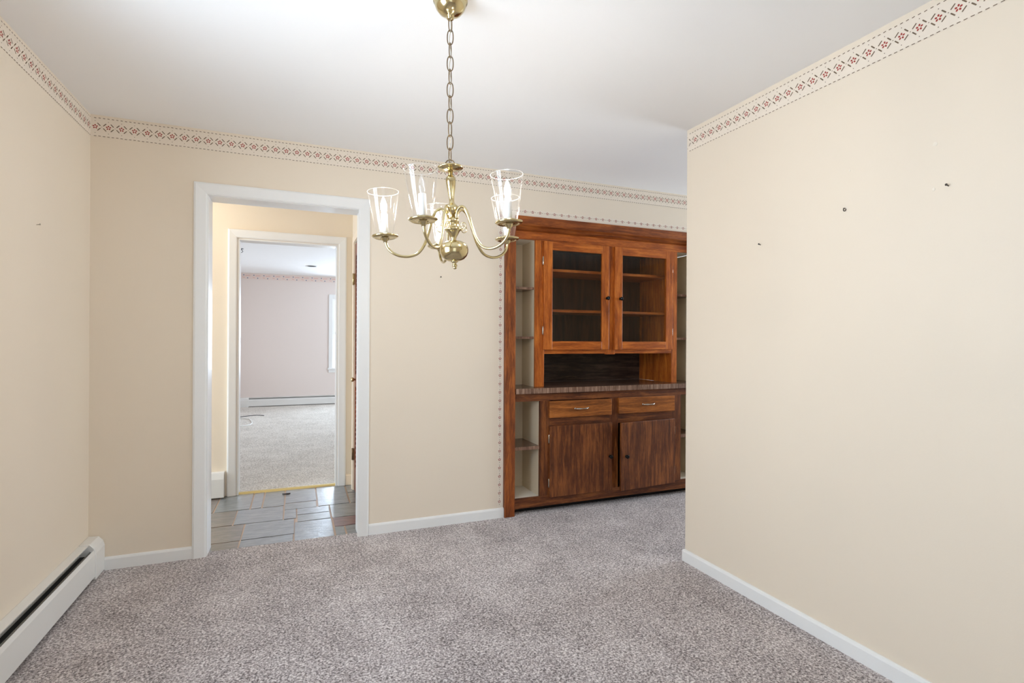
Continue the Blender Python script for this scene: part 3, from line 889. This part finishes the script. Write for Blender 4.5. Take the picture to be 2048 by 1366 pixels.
RA, PH0 = 0.2372, -0.3444
AX = LOOP                                   # untilted axis
zc_ = 1.6135                                # plate height before tilt
def arm(phi, lit):
    dirv = RT * math.sin(phi) + FW * math.cos(phi)
    def P(rr, z, side=0.0):
        sv = Vector((-dirv.y, dirv.x, 0))
        q = Vector((AX.x, AX.y, 0)) + dirv * rr + sv * side
        return (q.x, q.y, z)
    ctrl = [(0.018, 1.668), (0.022, 1.690), (0.034, 1.704), (0.048, 1.704), (0.062, 1.690), (0.074, 1.662), (0.086, 1.624), (0.102, 1.584), (0.124, 1.556), (0.152, 1.545), (0.182, 1.546), (0.208, 1.556), (0.226, 1.572), (0.2345, 1.590), (0.2372, 1.604)]
    pts = []
    for i in range(len(ctrl) - 1):           # Catmull-Rom
        p0, p1, p2, p3 = ctrl[max(i - 1, 0)], ctrl[i], ctrl[i + 1], ctrl[min(i + 2, len(ctrl) - 1)]
        for k in range(5):
            t = k / 5
            f = lambda a, b_, c, d_: 0.5 * (2 * b_ + (c - a) * t + (2 * a - 5 * b_ + 4 * c - d_) * t * t + (3 * b_ - a - 3 * c + d_) * t ** 3)
            pts.append(P(f(p0[0], p1[0], p2[0], p3[0]), f(p0[1], p1[1], p2[1], p3[1])))
    pts.append(P(*ctrl[-1]))
    a = MB().tube(pts, 0.0050, 12).xf(hang)
    a = a.build('arm', 'brass', ch)
    # curled wire scroll under the arm
    sp = []
    for k in range(40):
        t = k / 39
        an_ = -0.3 + t * 5.2
        rad = 0.0155 * (1 - 0.62 * t)
        sp.append(P(0.045 + rad * math.sin(an_) * 1.0, 1.640 - rad * math.cos(an_)))
    sp = [P(0.024, 1.655), P(0.030, 1.640), P(0.036, 1.630)] + sp
    MB().tube(sp, 0.0016, 7).xf(hang).build('scroll', 'brass', a)
    c = P(RA, 0)
    z = zc_
    MB().lathe([(.0005, z - .016), (.0065, z - .016), (.0075, z - .011), (.0120, z - .009), (.0125, z - .003), (.0180, z - .001), (.0330, z + .000), (.0360, z - .002), (.0430, z + .0015), (.0460, z + .0045), (.0445, z + .0075), (.030, z + .0045), (.026, z + .005), (.0255, z + .013), (.0235, z + .013), (.0230, z + .006), (.0005, z + .006)], (c[0], c[1], 0), 36).xf(hang).build('drip_plate', 'brass', a)
    MB().lathe([(.0005, z + .006), (.0118, z + .006), (.0118, z + .082), (.0105, z + .084), (.0005, z + .084)], (c[0], c[1], 0), 24).xf(hang).build('candle_sleeve', 'candle', a)
    bl = [(.0065, .084), (.0075, .088), (.0098, .096), (.0112, .104), (.0108, .112), (.0088, .122), (.0060, .130), (.0032, .1365), (.0014, .1395), (.0002, .1405)]
    MB().lathe([(q, z + y) for q, y in bl], (c[0], c[1], 0), 20).xf(hang).build('bulb', 'bulb_on' if lit else 'bulb_off', a)
    if not lit:
        a.children[-1]['label'] = 'clear unlit flame bulb'
    g = MB()
    pr = [(.0245, .008), (.0275, .014), (.0310, .028), (.0365, .055), (.0415, .085), (.0465, .118), (.0505, .142), (.0530, .160)]
    g.lathe([(q, z + y) for q, y in pr], (c[0], c[1], 0), 44)
    g.tube([(c[0] + .0530 * math.cos(2 * PI * k / 44), c[1] + .0530 * math.sin(2 * PI * k / 44), z + .160) for k in range(44)], 0.0009, 6, m=1, closed=True)
    g.xf(hang).build('glass_shade', ['lamp_glass', 'rim_glass'], a)

for k, lit in enumerate((True, True, True, False, True)):
    arm(PH0 + k * 2 * PI / 5, lit)

# ------------------------------------------------------------------ small things
b = MB().prism([(YF + .018, -.004), (YF + .022, .006), (YF + .034, .010), (YF + .050, .011), (YF + .052, -.004)], 0, E0 + .012, E1 - .012)
tag(b.build('threshold_strip', 'brass_strip'), 'worn brass strip on the floor between slate and beige carpet', 'threshold')
b = MB()
pts = [(-0.095 + 0.026 * math.cos(a) * (1 + .3 * math.sin(3 * a)), 4.578 + 0.012 * math.sin(a) * (1 + .4 * math.cos(2 * a)), 0.0) for a in [2 * PI * k / 14 for k in range(14)]]
b.grid([[(p[0] + .02, p[1], 0.0) for p in pts], [(p[0] + .02, p[1] + .002, .006) for p in pts]], caps=True, smooth=False)
tag(b.build('dry_leaf', 'leaf'), 'small dark leaf scrap lying on the slate floor near the brass strip', 'scrap')
pts = [(-0.97, 9.15, .013), (-0.85, 9.226, .013), (-0.76, 9.30, .013), (-0.684, 9.349, .013), (-0.605, 9.377, .013), (-0.54, 9.34, .013), (-0.488, 9.277, .013)]
tag(MB().tube(pts, 0.006, 8).build('power_cord', 'hook'), 'thin dark cord lying straight on the far room carpet', 'cord')
pts = [(-0.95, 8.20, .014), (-0.86, 8.22, .014), (-0.755, 8.248, .014), (-0.67, 8.30, .014), (-0.615, 8.37, .014), (-0.603, 8.52, .014), (-0.63, 8.75, .014), (-0.673, 8.967, .014), (-0.73, 9.05, .014), (-0.80, 9.08, .014), (-0.92, 9.06, .014)]
tag(MB().tube(pts, 0.007, 8).build('cable', 'white_cord'), 'loop of white cable on the far room carpet', 'cable')
r = empty('ceiling_hook', (-0.69, 7.8, H), 'small grey plant hook hanging from the far room ceiling', 'hook')
MB().lathe([(.0005, -.001), (.026, -.001), (.026, -.006), (.006, -.010), (.005, -.022), (.0005, -.023)], (-0.69, 7.8, H), 16).build('hook_plate', 'hook', r)
MB().tube([(-0.69 + .015 * math.sin(a), 7.8, H - .036 + .015 * math.cos(a)) for a in [PI * 1.5 * k / 16 for k in range(17)]], 0.004, 8).build('hook_wire', 'hook', r)
r = empty('recessed_light', (0.216, 9.21, H), 'dark round recessed light in the far room ceiling', 'light')
MB().lathe([(.072, -.001), (.095, -.001), (.095, -.007), (.072, -.004)], (0.216, 9.21, H), 28).build('trim_ring', 'trim', r)
MB().lathe([(.0005, -.0015), (.072, -.0015), (.071, -.003), (.0005, -.003)], (0.216, 9.21, H), 28).build('lamp_opening', 'dark', r)

def nail_right(y, z, label, big=True):
    b = MB().tube([(XR + .004, y, z), (XR - .012, y, z + .004)], 0.0018, 8)
    b.lathe([(.0004, 0), (.0042, 0), (.0042, .0012), (.0004, .0016)], n=12).xf(lambda p: (XR - .0115 - p.z, y + p.x, z + .004 + p.y), start=len(b.v) - 48)
    return tag(b.build('nail', 'nail'), label, 'nail', 'nails in the walls')
nail_right(1.088, 1.777, 'nail highest and furthest right on the blank right wall')
o = nail_right(1.868, 1.706, 'tiny nail on the right wall nearest its free edge')
# a small bent picture hanger
b = MB().tube([(XR + .003, 1.451, 1.786), (XR - .010, 1.451, 1.784)], 0.002, 8)
b.tube([(XR - .0035, 1.451 + .005 * math.sin(a), 1.780 + .006 * math.cos(a)) for a in [PI * 1.6 * k / 14 for k in range(15)]], 0.0016, 7)
tag(b.build('picture_hanger', 'nail'), 'small dark picture hanger in the middle of the right wall', 'hanger')
def nail_back(x, z, label):
    b = MB().tube([(x, YB + .004, z), (x, YB - .012, z + .004)], 0.0018, 8)
    b.lathe([(.0004, 0), (.0042, 0), (.0042, .0012), (.0004, .0016)], n=12).xf(lambda p: (x + p.x, YB - .0115 - p.z, z + .004 + p.y), start=len(b.v) - 48)
    return tag(b.build('nail', 'nail'), label, 'nail', 'nails in the walls')
nail_back(0.888, 1.663, 'tiny nail in the back wall just below the chandelier')
b = MB().tube([(XL - .004, 2.822, 1.724), (XL + .012, 2.822, 1.728)], 0.0018, 8)
b.lathe([(.0004, 0), (.0042, 0), (.0042, .0012), (.0004, .0016)], n=12).xf(lambda p: (XL + .0115 + p.z, 2.822 + p.x, 1.728 + p.y), start=len(b.v) - 48)
tag(b.build('nail', 'chrome'), 'lone pale nail in the left wall', 'nail', 'nails in the walls')
def patch(y, z, rr, label):
    pts = [(y + rr * math.cos(a) * random.uniform(.7, 1.1), z + rr * 1.1 * math.sin(a) * random.uniform(.7, 1.1)) for a in [2 * PI * k / 12 for k in range(12)]]
    b = MB().grid([[(XR + .001, p[0], p[1]) for p in pts], [(XR - .0012, p[0], p[1]) for p in pts], [(XR - .0018, y + (p[0] - y) * .6, z + (p[1] - z) * .6) for p in pts]], caps=True, smooth=False)
    return tag(b.build('spackle_patch', 'spackle'), label, 'patch', 'filled nail holes on the right wall')
patch(1.133, 1.778, 0.006, 'white filled nail hole beside the rightmost nail')
patch(1.129, 1.934, 0.008, 'filled nail hole highest on the right wall')
patch(1.432, 1.932, 0.004, 'small filled nail hole above the picture hanger')
